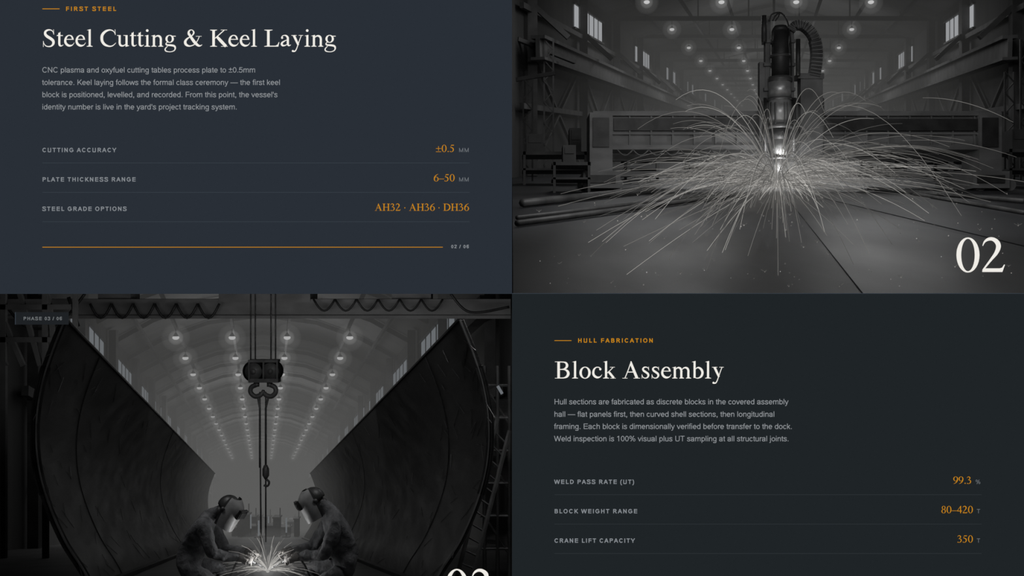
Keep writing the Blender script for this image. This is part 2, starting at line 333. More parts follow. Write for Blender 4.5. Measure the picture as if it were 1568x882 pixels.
for t,x1,y,v,xr,u,ux in [("WELD PASS RATE (UT)",971,737.7,"99.3",1488,"%",1494),("BLOCK WEIGHT RANGE",976,782.7,"80–420",1490,"T",1496),("CRANE LIFT CAPACITY",972,827.7,"350",1490,"T",1496)]:
    sans(t,849,x1,y,6.6,C_LB,PAN2,True,1.25,'row_label'); serif(v,xr,y+3,16.4,C_G,PAN2,'row_value',True)
    sans(u,ux,1502,y,6.4,C_U,PAN2,False,1.0,'row_unit'); rule(849,1503,y+19.8,C_DV2,PAN2)
serif('02',1462.5,416.5,78.4,C_W,PAN2,'section_number')
serif('03',680,924,78.4,C_W,PAN1,'section_number')
b=MB(); b.bx(24,478,105,497,D,.003); b.mi=1; b.bx(23,478,24.2,497,D,.004); tg=b.make('phase_tag',[C_TAG,C_DV1],PAN1)
sans('PHASE 03 / 06',36,95,487.7,5.2,emat('ink_tag',(112,116,118)),PAN1,True,1.2,'phase_tag_text')

# ======================= HALL 1 =======================
ZE=240
def slab(name,pts,mat,th=.0):
    b=MB(); b.add(pts,[tuple(range(len(pts)))]); return b.make(name,[mat])
slab('wall_party',[(0,6.05,EYE-12),(0,39.1,EYE-12),(0,39.1,EYE+22),(0,6.05,EYE+22)],M_wall)
f9=H1(0,FL1,9.0).z
slab('floor',[(0.01,9,f9),H1(9,FL1,9.0),H1(9,FL1,ZE),H1(-9,FL1,ZE),H1(-9,FL1,39.1),(0.01,39.1,H1(0,FL1,39.1).z)],M_floor1)
slab('wall_left',[H1(-9,FL1,39.1),H1(-9,FL1,ZE),H1(-9,6.6,ZE),H1(-9,6.6,39.1)],M_wall)
slab('wall_right',[H1(9,FL1,9.5),H1(9,FL1,ZE),H1(9,6.6,ZE),H1(9,6.6,9.5)],M_wall)
slab('wall_back',[H1(-9,FL1,ZE),H1(9,FL1,ZE),H1(9,6.6,ZE),H1(0,9,ZE),H1(-9,6.6,ZE)],M_roof)
b=MB(); b.add([H1(-9,6.6,39.1),H1(0,9,39.1),H1(0,9,ZE),H1(-9,6.6,ZE),H1(9,6.6,39.1),H1(9,6.6,ZE)],[(0,1,2,3),(1,4,5,2)])
b.make('ceiling',[M_roof])
k=0
for sd in (-1,1):
    for zz in (51,73.5,95,118,142,166,190):
        k+=1
        ln=8.5; b=MB(); b.mi=0
        n=6
        for i in range(n):
            a=zz+ln*i/n; c=zz+ln*(i+.8)/n
            b.add([H1(sd*8.95,5.1,a),H1(sd*8.95,5.1,c),H1(sd*8.95,6.1,c),H1(sd*8.95,6.1,a)],[(0,1,2,3)])
        b.mi=1
        for h in (5.05,6.15): b.beam(H1(sd*8.93,h,zz-.1),H1(sd*8.93,h,zz+ln+.1),.1,.08)
        b.make('window_%d'%k,[M_win,M_black])
b=MB()
for sd in (-1,1):
    for i in range(18):
        z=41+i*11
        b.beam(H1(sd*8.7,FL1,z),H1(sd*8.7,6.6,z),.35,.35)
        b.beam(H1(sd*8.8,FL1,z),H1(sd*8.8,3.4,z+11),.12); b.beam(H1(sd*8.8,3.4,z),H1(sd*8.8,FL1,z+11),.12)
        b.beam(H1(sd*8.7,4.9,z),H1(sd*7.4,3.7,z),.18)
    b.beam(H1(sd*8.2,3.6,39.5),H1(sd*8.2,3.6,ZE),.5,.12); b.beam(H1(sd*8.2,3.2,39.5),H1(sd*8.2,3.2,ZE),.15,.7); b.beam(H1(sd*8.2,2.85,39.5),H1(sd*8.2,2.85,ZE),.5,.1)
    b.beam(H1(sd*8.75,4.7,39.5),H1(sd*8.75,4.7,ZE),.15,.2)
    b.beam(H1(sd*8.75,1.2,39.5),H1(sd*8.75,1.2,ZE),.15,.2)
b.make('crane_runway',[M_beam])
b=MB()
for i in range(18):
    z=41+i*11
    b.beam(H1(-9,6.75,z),H1(9,6.75,z),.22,.22); b.beam(H1(-9,6.9,z),H1(0,8.8,z),.2); b.beam(H1(9,6.9,z),H1(0,8.8,z),.2)
    for j in range(-5,6,2):
        x=j*1.4; hh=6.9+(9-abs(x))/9*1.9
        b.beam(H1(x,6.75,z),H1(x,hh,z),.07)
for x in (-7,-4.6,-2.3,0,2.3,4.6,7): b.beam(H1(x,6.9,39.5),H1(x,6.9,ZE),.12,.16)
b.make('roof_truss',[M_beam])
def lamps(name,Hf,rows,ht,z0,dz,n,r,mg,top):
    b=MB(); cs=[]
    for i in range(n):
        z=z0+i*dz
        for x in rows:
            p=Hf(x,ht,z); cs.append(p); b.mi=0; b.smooth=True
            b.tube([p+Vector((0,0,r*1.3)),p+Vector((0,0,r*.9)),p+Vector((0,0,r*.35))],[r*.2,r*.4,r*.8],10,False)
            b.beam(p+Vector((0,0,r*1.2)),p+Vector((0,0,top)),.03); b.mi=1
            b.ell(p,Vector((r*.9,0,0)),Vector((0,r*.9,0)),Vector((0,0,r*.55)),12,8)
    o=b.make(name,[M_beam,mg])
    glow_spheres('lamp_halo_inner',cs,r*1.9,.085/(r*3.8),o); glow_spheres('lamp_halo_outer',cs,r*3.6,.035/(r*7.2),o)  # made-up glowing spheres imitate a soft halo round each lamp
    return o
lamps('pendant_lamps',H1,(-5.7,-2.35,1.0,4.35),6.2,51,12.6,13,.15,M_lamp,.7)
def alight(name,loc,sx,sy,pw,col=(1,1,1),rot=(0,0,0)):
    l=bpy.data.lights.new(name,'AREA'); l.shape='RECTANGLE'; l.size=sx; l.size_y=sy; l.energy=pw; l.color=col
    o=bpy.data.objects.new(name,l); o.location=loc; o.rotation_euler=rot; scene.collection.objects.link(o); return o
for i,z in enumerate((22,38,58,82,110,140,175,210)):
    for x in (-4,4):
        alight('hall_and_fill_light',H1(x,5.9,z),5,3,(60,130,220,330,420,500,550,600)[i])
alight('fill_light',H1(1,4.6,15),6,2,300,rot=(math.radians(76),0,0))  # unseen fill added to brighten the gantry front and torch carriage
for i,z in enumerate((70,110,150,195)):
    alight('upward_fill',H1(0,5.2,z),10,10,(110,200,270,320)[i],rot=(math.pi,0,0))
haze('emissive_haze',[H1(-8.9,FL1-.05,42),H1(8.9,FL1-.05,42),H1(8.9,9.2,42),H1(-8.9,9.2,42),H1(-8.9,FL1-.05,238),H1(8.9,FL1-.05,238),H1(8.9,9.2,238),H1(-8.9,9.2,238)],(80,80,79),.017)
# --- gantry
g_=MB(); z=30
g_.bx(914,176,1528,222,z,.7); g_.bx(908,170,1533,177,z-.12,.95); g_.bx(912,222,1531,229,z-.12,.95)
g_.bx(920,203,1525,206,z-.08,.1); 
for x in range(930,1530,33):
    if not 1160<x<1262: g_.bx(x,177,x+2.5,222,z-.06,.1)
for (x0,x1) in ((903,938),(1500,1534)):
    g_.bx(x0,172,x1,270,z-.2,1.2); g_.bx(x0-10,262,x1+12,288,z-.9,2.6)
    g_.mi=1; g_.bx(x0+5,180,x1-5,225,z-.26,.06); g_.bx(x0-3,268,x1+5,280,z-.95,.06); g_.mi=0
    for xx in (x0-4,x1+6):
        c=P(xx,284,z-.5); g_.tube([c-Vector((.0,.25,0)),c+Vector((0,.0,0))],.16,16)
g_.mi=1
g_.bx(1262,182,1500,200,z-.1,.08); g_.bx(940,181,1160,200,z-.07,.08)
g_.mi=0
g_.bx(938,236,1500,246,z+.9,.3); g_.bx(938,262,1500,270,z+.9,.3)
for x in range(960,1500,45): g_.bx(x,246,x+5,262,z+.95,.15)
g_.smooth=True
for i in range(9):
    x=945+i*24; g_.tube([P(x+24*t,229+9*math.sin(math.pi*t),z-.15) for t in [q/6 for q in range(7)]],.02,5)
g_.smooth=False
GAN=g_.make('cutting_gantry',[M_gan,M_black])
t_=MB(); zc=29.3
t_.mi=0; t_.bx(1164,150,1262,236,zc+.35,.3)
t_.bx(1226,118,1260,236,zc+.05,.35); t_.bx(1222,112,1262,120,zc,.45)
t_.bx(1172,30,1180,240,zc+.1,.2); t_.bx(1209,44,1216,240,zc+.1,.2)
t_.bx(1163,95,1172,215,zc+.12,.2)
for y in (60,96,134,176,214): t_.bx(1170,y,1218,y+5,zc+.02,.3)
t_.smooth=True
def vc(x,y0,y1,r0,r1=None,zz=zc-.1,n=24,mi=0):
    t_.mi=mi; k=zz/F; t_.tube([P(x,y0,zz),P(x,y1,zz)],[r0*k,(r1 if r1 else r0)*k],n)
vc(1195,48,122,13.5,mi=1); vc(1195,40,48,10,13.5,mi=1); vc(1195,84,88,15,mi=0); vc(1195,118,126,18,mi=0)
vc(1194,126,150,17,mi=2); vc(1194,150,154,19,mi=0); vc(1194,154,190,17,mi=2); vc(1194,190,197,19,mi=0)
vc(1194,197,214,14,12,mi=1); vc(1193,214,240,11,mi=2); vc(1192,240,244,12.5,mi=0); vc(1191,244,266,8,7,mi=0); vc(1190,266,279,6,2.5,mi=0)
vc(1170,24,64,4,mi=1); vc(1222,60,116,3.5,mi=1); vc(1216,150,232,3,mi=1,zz=zc-.15); vc(1171,150,232,3,mi=1,zz=zc-.15)
t_.smooth=False
for xx in (1181,1187,1201,1206): t_.mi=0; t_.bx(xx,156,xx+1.5,189,zc-.42,.1)
path=catmull([(1210,48,0),(1216,40,0),(1230,40,0),(1244,54,0),(1250,76,0),(1249,100,0),(1246,118,0)],8)
for i in range(len(path)-1):
    a=P(path[i][0],path[i][1],zc+.1);c=P(path[i+1][0],path[i+1][1],zc+.1); t_.mi=1 if i%2 else 0; t_.beam(a,a+(c-a)*.85,.28,.22)
t_.mi=1;t_.smooth=True
for dx in (0,5,9): t_.tube([P(q[0],q[1],zc) for q in catmull([(1178+dx,32,0),(1182+dx,22+dx*.5,0),(1196,20,0),(1206,34,0),(1211,70,0),(1212,120,0)],6)],.02,6)
t_.make('plasma_torch_carriage',[M_steel,M_black,M_bright],None)
b=MB()
for poly in ([(1215,293),(1400,289.8),(1640,330),(1640,395)],[(1200,297),(1640,400),(1640,470),(1330,462)]):
    q=[F1(x,y,.002) for x,y in poly]; up=[p+Vector((0,0,.012)) for p in q]; n=len(q)
    b.add(q+up,[tuple(range(n,2*n))]+[(i,(i+1)%n,(i+1)%n+n,i+n) for i in range(n)])
b.make('steel_plates',[M_plate])
b=MB();b.smooth=True
for (a,c,r) in (((792,348),(1135,301),.05),((792,338),(1120,298),.04),((1330,292),(1568,312),.05),((1400,300),(1568,330),.04),((800,318),(1000,296),.08)):
    b.tube([F1(*a,r+.01),F1(*c,r+.01)],r,8)
b.make('table_rails',[M_steel])
b=MB()
def bench(x0,y0,x1,z,dep):
    yb=VP1[1]-FL1*F/z
    b.bx(x0,y0,x1,y0+5,z,dep)
    for x in (x0+1,x1-5): b.bx(x,y0,x+4,yb,z,.1); b.bx(x,y0,x+4,yb,z+dep-.1,.1)
    b.bx(x0,(y0+yb)/2,x1,(y0+yb)/2+3,z,dep)
for a in ((800,232,900,33,1.2),(846,248,905,28,1),(1545,228,1620,31,1.2),(955,240,1010,37,1),(1050,238,1120,42,1),(1330,240,1390,44,1.2),(1430,242,1490,36,1)): bench(*a)
for x,y,w,h,z in ((806,205,26,27,33.2),(862,222,20,26,28.3),(872,196,18,36,33.3),(1550,198,30,30,31.2),(962,222,28,18,37.2),(1065,220,30,18,42.2),(1345,224,24,16,44.2),(1440,222,34,20,36.2)):
    b.bx(x,y,x+w,y+h,z,.7); b.bx(x+3,y+3,x+w-3,y+h*.5,z-.04,.05)
b.make('workbenches',[M_beam])
b=MB()
for (x,yt,z) in ((800,120,36),(832,60,40),(1538,110,34),(1562,60,37)):
    yb=VP1[1]-FL1*F/z
    for dx in (0,14): b.bx(x+dx,yt,x+dx+2.5,yb,z,.06)
    yy=yt;s=0
    while yy<yb-16:
        b.beam(P(x+1+(14 if s else 0),yy,z),P(x+1+(0 if s else 14),yy+16,z),.035); yy+=16; s=1-s
b.beam(P(790,122,36),P(850,112,36),.12); b.beam(P(792,60,40),P(880,95,42),.14)
b.make('lattice_masts',[M_beam])
# --- sparks
SP=[emat('spark_hot',(200,197,192)),emat('spark_mid',(152,150,146)),emat('spark_dim',(116,114,111)),emat('spark_faint',(86,85,83))]
s=MB(); S0=P(1190,285,29.3); rnd=random.Random(3)
def arc(S_,land,apex,a,c,r,n=16,drop=0):
    pts=[];rs=[]
    for i in range(n+1):
        t=a+(c-a)*i/n; p=S_.lerp(land,t)+Vector((0,0,apex*4*t*(1-t))); pts.append(p)
        rs.append(r*(.45+.55*math.sin(math.pi*min(1,max(0,i/n))*.9+.2)))
    s.tube(pts,rs,3,False)
def floor1(lat,dz,up=.05):
    z=29.3+dz; q=H1(0,FL1,z); return Vector((P(1190,285,z).x+lat*(1 if z>20 else z/20),z,q.z+up))
for i in range(520):
    ph=rnd.uniform(0,2*math.pi); u=rnd.random()
    R_=.7+6.6*u**1.2
    lat=R_*math.cos(ph); dz=-abs(math.sin(ph))*R_*2.4 if rnd.random()<.8 else R_*.8*abs(math.sin(ph))
    if dz<-18.5: dz=-18.5
    ap=rnd.uniform(.04,.2)*R_ if rnd.random()<.88 else rnd.uniform(.4,2.2)
    ap=min(ap,2.3)
    L_=floor1(lat,dz)
    if L_.x<.15: continue
    zf=(29.3+dz/2)/29.3
    s.mi=rnd.choice((1,2,2,2,3,3)); a=0 if rnd.random()<.5 else rnd.uniform(0,.5); c=rnd.uniform(.65,1) if a==0 else min(1,a+rnd.uniform(.25,.5))
    arc(S0,L_,ap,a,c,rnd.uniform(.0045,.009)*zf)
for i in range(210):
    z=rnd.uniform(9.6,19); L_=Vector((P(rnd.gauss(1120,200),0,z).x,z,H1(0,FL1,z).z+.03)); 
    if L_.x<.2: continue
    s.mi=rnd.choice((1,2,2,3,3)); c=rnd.uniform(.55,1); a=0 if rnd.random()<.6 else rnd.uniform(0,c-.2)
    pts=[];n=16;ap=rnd.uniform(.1,1.0)
    for q in range(n+1):
        t=a+(c-a)*q/n; pts.append(S0.lerp(L_,t)+Vector((0,0,ap*4*t*(1-t))))
    kk=rnd.uniform(.8,1.2); s.tube(pts,[p.y*.00024*kk for p in pts],3,False)
for i in range(600):
    ph=rnd.uniform(0,2*math.pi); R_=rnd.uniform(.3,2.6)*rnd.choice((.5,.8,1))
    lat=R_*math.cos(ph); dz=-abs(math.sin(ph))*R_*4.8 if rnd.random()<.8 else abs(math.sin(ph))*R_
    L_=floor1(lat,dz,.1); s.mi=rnd.choice((0,1,1,2,2)); arc(S0,L_,rnd.uniform(.03,.35)*R_,0,rnd.uniform(.5,1),rnd.uniform(.004,.008)*(29.3+dz/2)/29.3,8)
for i in range(30):
    sd=rnd.choice((-1,1)); R_=rnd.uniform(.6,4.8); s.mi=rnd.choice((1,2,2)); arc(S0,floor1(sd*R_,-rnd.uniform(0,4)),rnd.uniform(1.0,2.5),0,rnd.uniform(.5,.75),rnd.uniform(.006,.009))
s.mi=0; s.smooth=True
s.sph(S0,.06,12,8)
for i in range(130):
    px=rnd.uniform(800,1560); py=rnd.uniform(296,445)
    c=F1(px,py,.03); s.mi=rnd.choice((1,2,2,3,3)); s.sph(c,c.y*rnd.uniform(.0003,.0006),6,4)
    if rnd.random()<.2:
        for j in range(5):
            a=rnd.uniform(0,math.pi*2); l=rnd.uniform(.02,.05)*c.y/14
            s.mi=3; s.tube([c,c+Vector((math.cos(a)*l,math.sin(a)*l,l*.6))],c.y*.00016,3,False)
SPK=s.make('cutting_sparks',SP)
for i,(r_,st) in enumerate(((.3,.12),(.55,.07),(.9,.035),(1.4,.016),(2.1,.007))): glow_spheres('spark_glow_%d'%(i+1),[S0],r_,st,SPK)  # nested emissive spheres stand in for the glow around the cutting burst
def plight(name,loc,pw,r=.1,col=(1,1,1)):
    l=bpy.data.lights.new(name,'POINT'); l.energy=pw; l.shadow_soft_size=r; l.color=col; o=bpy.data.objects.new(name,l); o.location=loc; scene.collection.objects.link(o)
plight('plasma_arc_light',S0+Vector((0,-.5,.3)),120,.2)

# ======================= HALL 2 =======================
ZB=175
slab('floor',[H2(-2.9,FL2,8),(-.02,8,H2(0,FL2,8).z),(-.02,34.2,H2(0,FL2,34.2).z),H2(7.5,FL2,34.2),H2(7.5,FL2,ZB),H2(-7.5,FL2,ZB),H2(-7.5,FL2,8)],M_conc)
slab('wall_left',[H2(-7.5,FL2,8),H2(-7.5,FL2,ZB),H2(-7.5,9.3,ZB),H2(-7.5,9.3,8)],M_wall)
slab('wall_right',[H2(7.5,FL2,34.2),H2(7.5,FL2,ZB),H2(7.5,9.3,ZB),H2(7.5,9.3,34.2)],M_wall)
M_back2=pmat('end_wall',g(.16),g(.22),.9,0,.3,.0)  # end wall coloured paler to imitate the hazy glow at the far end
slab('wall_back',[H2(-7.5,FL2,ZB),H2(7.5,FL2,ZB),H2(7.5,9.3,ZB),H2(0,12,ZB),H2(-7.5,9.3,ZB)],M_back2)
b=MB();arch=[(-7.5,9.3),(-5.5,10.4),(-3,11.3),(0,11.7),(3,11.3),(5.5,10.4),(7.5,9.3)]
for i in range(6): b.add([H2(*arch[i],36),H2(*arch[i+1],36),H2(*arch[i+1],ZB),H2(*arch[i],ZB)],[(0,1,2,3)])
b.make('ceiling',[M_roof])
b=MB()
for i in range(24):
    z=40+i*5.8
    for j in range(6): b.beam(H2(arch[j][0],arch[j][1]-.2,z),H2(arch[j+1][0],arch[j+1][1]-.2,z),.16,.22)
for x in (-6,-4.2,-1.45,1.25,4.2,6): b.beam(H2(x,9.5,37),H2(x,9.5,ZB),.12,.2)
b.make('roof_ribs',[M_beam])
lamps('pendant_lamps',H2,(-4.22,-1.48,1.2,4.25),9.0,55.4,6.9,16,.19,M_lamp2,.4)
for sd in (-1,1):
    for i in range(9):
        z=44+i*13; k+=1; b=MB()
        for q in range(6):
            a=z+9.5*q/6; c=a+1.25
            b.add([H2(sd*7.42,7.6,a),H2(sd*7.42,7.6,c),H2(sd*7.42,8.4,c),H2(sd*7.42,8.4,a)],[(0,1,2,3)])
        b.mi=1
        for h in (7.55,8.45): b.beam(H2(sd*7.4,h,z),H2(sd*7.4,h,z+9.5),.1,.08)
        b.make('window_%d'%k,[M_win2,M_black])
b=MB()
for sd in (-1,1):
    for i in range(14):
        z=36+i*9.5; b.beam(H2(sd*7.2,FL2,z),H2(sd*7.2,9.3,z),.35)
        b.beam(H2(sd*7.3,1,z),H2(sd*7.3,6,z+9.5),.12)
    b.beam(H2(sd*6.8,6.6,34.5),H2(sd*6.8,6.6,ZB),.4,.6); b.beam(H2(sd*7.2,4,34.5),H2(sd*7.2,4,ZB),.2,.3)
b.make('crane_runway',[M_beam])
for i,z in enumerate((45,62,82,105,130,158)):
    for x in (-3,3): alight('hall_and_fill_light',H2(x,8.7,z),4,4,(90,170,260,380,500,650)[i])
for i,z in enumerate((60,90,125,158)): alight('upward_fill',H2(0,7.2,z),8,10,(220,300,380,420)[i],rot=(math.pi,0,0))
alight('hall_and_fill_light',H2(-1.3,2.6,11.6),1.2,1.2,15); alight('hall_and_fill_light',H2(1.7,2.6,11.6),1.2,1.2,15)  # two unseen fills added above the welders to lift their backs
alight('upward_fill',H2(0,3.2,24),8,2,110,rot=(math.radians(125),0,0))  # added unseen light, tilted up to brighten the overhead crane
alight('fill_light',H2(0,3.0,14.5),1.5,.6,22,rot=(math.radians(92),0,0))  # unseen fill added so the hook block and crane girder show
haze('emissive_haze',[H2(-7.45,FL2-.05,36),H2(7.45,FL2-.05,36),H2(7.45,12,36),H2(-7.45,12,36),H2(-7.45,FL2-.05,ZB-1),H2(7.45,FL2-.05,ZB-1),H2(7.45,12,ZB-1),H2(-7.45,12,ZB-1)],(96,96,95),.015)
# overhead crane
b=MB(); z=32
b.bx(0,462,782,484,z,.7); b.bx(0,458,782,463,z-.15,1.0); b.bx(0,483,782,488,z-.15,1.0)
b.bx(335,430,475,462,z-.2,1.2); b.bx(150,440,200,458,z,.8); b.bx(600,440,660,458,z,.8)
b.mi=1
b.smooth=True
for i in range(6):
    x=138+i*33
    b.tube([P(x+33*t,462+22*math.sin(math.pi*t)+3,z-.4) for t in [q/8 for q in range(9)]],.035,6)
for i in range(6):
    x=480+i*33
    b.tube([P(x+33*t,458+18*math.sin(math.pi*t),z-.4) for t in [q/8 for q in range(9)]],.03,6)
b.tube([P(q[0],q[1],z-1) for q in catmull([(0,455,0),(40,500,0),(90,495,0),(130,450,0)],8)],.04,6)
b.tube([P(q[0],q[1],z-1) for q in catmull([(690,450,0),(720,478,0),(780,470,0)],8)],.04,6)
b.tube([P(105,455,z-2),P(120,500,z-2)],.05,6)
b.smooth=False
b.make('overhead_crane',[M_gan,M_black])
# hook block
b=MB(); z=20
b.smooth=True
for x in (384,391,415,422): b.tube([P(x,440,z),P(x,566,z)],.014,6)
for cx in (390,416):
    c=P(cx,568,z); b.mi=1
    b.tube([c-Vector((0,.10,0)),c-Vector((0,.06,0)),c+Vector((0,.06,0)),c+Vector((0,.10,0))],[.19,.17,.17,.19],28); b.mi=0
    b.tube([c-Vector((0,.13,0)),c+Vector((0,.13,0))],.05,16)
    b.mi=0; b.tube([c-Vector((0,.105,0)),c-Vector((0,.10,0))],.15,24)
b.smooth=False
b.bx(381,551,425,555,z-.12,.24); b.bx(380,580,426,586,z-.12,.24)
for x in (380,402,423): b.bx(x,551,x+2.5,586,z-.13,.03); b.bx(x,551,x+2.5,586,z+.1,.03)
b.smooth=True
for cx,sg_ in ((393,-1),(413,1)):
    b.tube([P(cx,586,z),P(cx,592,z)],.05,10)
    b.tube([P(cx+sg_*a_,bb,z) for a_,bb in catmull([(0,589),(8,593),(9,601),(2,607),(-7,604),(-10,597)],5)],[.042]*20+[.04,.035,.03,.025,.022,.018],8)
for x0,x1 in ((394,398),(412,407)): b.tube([P(x0,604,z),P(x1,625,z),P(x1,716,z)],.018,6)
b.tube([P(407,600,z),P(407,830,z)],.014,6); b.tube([P(398,600,z),P(400,880,z)],.014,6)
b.tube([P(407,712,z),P(407,718,z),P(407,728,z),P(407,734,z)],[.03,.06,.06,.02],10)
b.tube([P(407+a_,bb,z) for a_,bb in catmull([(0,733),(5,738),(3,744),(-3,743)],4)],.02,6)
b.make('crane_hook_block',[M_hook,M_black])
# hull shells
M_hull=pmat('hull_plate',g(.012),g(.055),.48,.25,1.6,.5,(1,.3,2.2),.3,.75,.15)
M_scr=pmat('scratched_edge',g(.16),g(.30),.5,.5,3,.1)
prof=[(100,490),(80,540),(64,592),(56,650),(59,710),(74,768),(100,828),(128,872),(142,898)]
def hull(mir):
    pr=catmull([((x-402)*14/F*mir,(800-y)*14/F) for x,y in prof],5)
    b=MB(); b.smooth=True; zs=[14+ (58-14)*i/22 for i in range(23)]; N=len(pr)
    vs=[H2(l,h,z) for z in zs for l,h in pr]
    b.add(vs,[(i*N+j,i*N+j+1,(i+1)*N+j+1,(i+1)*N+j) for i in range(22) for j in range(N-1)])
    vo=[H2(l,h,z)+Vector((-.05*mir,0,0)) for z in (14,58) for l,h in pr]
    b.add(vo,[(j,j+1,N+j+1,N+j) for j in range(N-1)])
    b.smooth=False
    b.mi=1
    for j in range(N-1): b.beam(H2(*pr[j],13.98),H2(*pr[j+1],13.98),.014,.02)
    b.mi=0
    for j in range(N-1): b.beam(H2(pr[j][0]-.03*mir,pr[j][1],14.05),H2(pr[j+1][0]-.03*mir,pr[j+1][1],14.05),.1,.06)
    b.beam(H2(pr[0][0],pr[0][1],14),H2(pr[0][0],pr[0][1],58),.05,.03)
    b.beam(H2(pr[-1][0],pr[-1][1],14),H2(pr[-1][0],pr[-1][1],58),.2,.06)
    for z in (17,31):
        for j in range(N-1):
            a=pr[j];c=pr[j+1]; b.beam(H2(a[0]+.004*mir,a[1],z),H2(c[0]+.004*mir,c[1],z),.008,.014)
    b.mi=1; rr=random.Random(5+mir)
    for i in range(110):
        j=rr.randrange(2,N-3); z=14+rr.random()**2*30; a=pr[j]; l=rr.uniform(.04,.26)*z/14; dz=rr.uniform(-.5,.5)*z/14
        c=pr[min(N-1,j+1)]; t=l/ (math.hypot(c[0]-a[0],c[1]-a[1])+1e-6)
        b.beam(H2(a[0]+.006*mir,a[1],z),H2(a[0]+(c[0]-a[0])*t+.006*mir,a[1]+(c[1]-a[1])*t,z+dz),.003,.005)
    b.make('hull_section',[M_hull,M_scr])
hull(1); hull(-1)
b=MB()
rr=random.Random(11)
for i in range(30):
    z=rr.uniform(60,120); x=rr.uniform(-3.2,3.2); h=rr.uniform(.4,1.3); w=rr.uniform(.2,.7)
    c=H2(x,FL2+h/2,z); b.box(c,(w,.6,h)); b.box(c+Vector((0,0,h/2+.05)),(w*1.3,.7,.08)); b.beam(c+Vector((w/2,0,0)),c+Vector((w/2,0,h)),.05)
b.make('yard_equipment',[M_steel])
b=MB()
for x,h,z in ((-.68,.0,66),(.35,-.1,66),(-.2,-.35,60),(1.3,-.2,62)):
    b.mi=0; b.beam(H2(x,h-.35,z),H2(x,h+.45,z),.07); b.mi=1; b.beam(H2(x,FL2,z),H2(x,h-.35,z),.06); b.box(H2(x,FL2+.05,z),(.4,.4,.08))
b.make('work_light_stands',[M_win2,M_black])
b=MB()
for z in (17,19.5):
    for x in (742,762,780): b.tube([P(x,560,z),P(x,VP2[1]-FL2*F/z,z)],.03,6)
    for y in (590,640,690,740,790,840): b.tube([P(735,y,z),P(780,y,z)],.022,6)
    for y in (590,690,790): b.tube([P(742,y,z),P(780,y+60,z)],.018,6)
for y in (640,740,840): b.bx(735,y-4,780,y,17,2.5)
b.tube([P(700,882,15.5),P(762,640,16.5)],.035,6); b.tube([P(722,890,15.5),P(780,660,16.5)],.035,6)
for i in range(12):
    t=i/12; b.tube([P(700+62*t,882-242*t,15.5+t),P(722+58*t,890-230*t,15.5+t)],.015,5)
b.make('scaffold_tower',[M_scaf])
alight('hall_and_fill_light',H2(2.9,2.8,14.5),.8,.8,14)  # extra unseen light added to make the scaffold visible
b=MB(); b.tube([P(762,591,16.9),P(769,603,16.9)],.022,8); b.make('tube_lamp',[M_win2])
b=MB()
for i in range(5): b.beam(P(-60+i*44,440,26),P(10+i*26,560,26),.1); 
b.beam(P(-60,520,26),P(104,520,26),.12); b.beam(P(-60,470,26),P(110,470,26),.12)
for x in (6,70): b.beam(P(x,440,26),P(x,VP2[1]-FL2*F/26,26),.12)
b.make('access_gantry',[M_beam])

# ======================= WELDERS =======================
M_jack=pmat('welding_jacket',(.09,.092,.096),(.19,.192,.20),.85,0,14,.5)
M_glove=pmat('leather_glove',(.13,.12,.11),(.22,.21,.2),.8,0,20,.3)
M_helm=pmat('helmet_shell',(.03,.03,.03),(.07,.07,.07),.4,0,8,.05)
M_mask=pmat('mask_face',(.36,.36,.36),(.5,.5,.5),.5,0,12,.1)  # face plate coloured paler to imitate arc light falling on it
M_skin=pmat('skin',(.35,.24,.19),(.42,.3,.24),.6,0,20,.05)
M_boot=pmat('boot_leather',(.02,.02,.02),(.05,.05,.05),.6,0,12,.2)
def skinobj(name,J,Eg,mat,root,parent=None,disp=.02,sub=2):
    names=list(J); me=bpy.data.meshes.new(name); org=Vector(J[root][0]) if parent is None else Vector(parent.location)
    me.from_pydata([tuple(Vector(J[n][0])-org) for n in names],[(names.index(a),names.index(c)) for a,c in Eg],[])
    o=bpy.data.objects.new(name,me); scene.collection.objects.link(o)
    if parent:o.parent=parent
    else:o.location=org
    sk=o.modifiers.new('skin','SKIN'); sk.use_smooth_shade=True
    for i,n in enumerate(names):
        r=J[n][1]; r=(r,r) if not hasattr(r,'__len__') else r
        me.skin_vertices[0].data[i].radius=r; me.skin_vertices[0].data[i].use_root=(n==root)
    ss=o.modifiers.new('sub','SUBSURF'); ss.levels=sub; ss.render_levels=sub
    if disp:
        tx=bpy.data.textures.new(name+'_folds','CLOUDS'); tx.noise_scale=.09; tx.noise_depth=2
        dm=o.modifiers.new('folds','DISPLACE'); dm.texture=tx; dm.strength=disp*2; dm.mid_level=.5; dm.texture_coords='LOCAL'
    me.materials.append(mat); return o
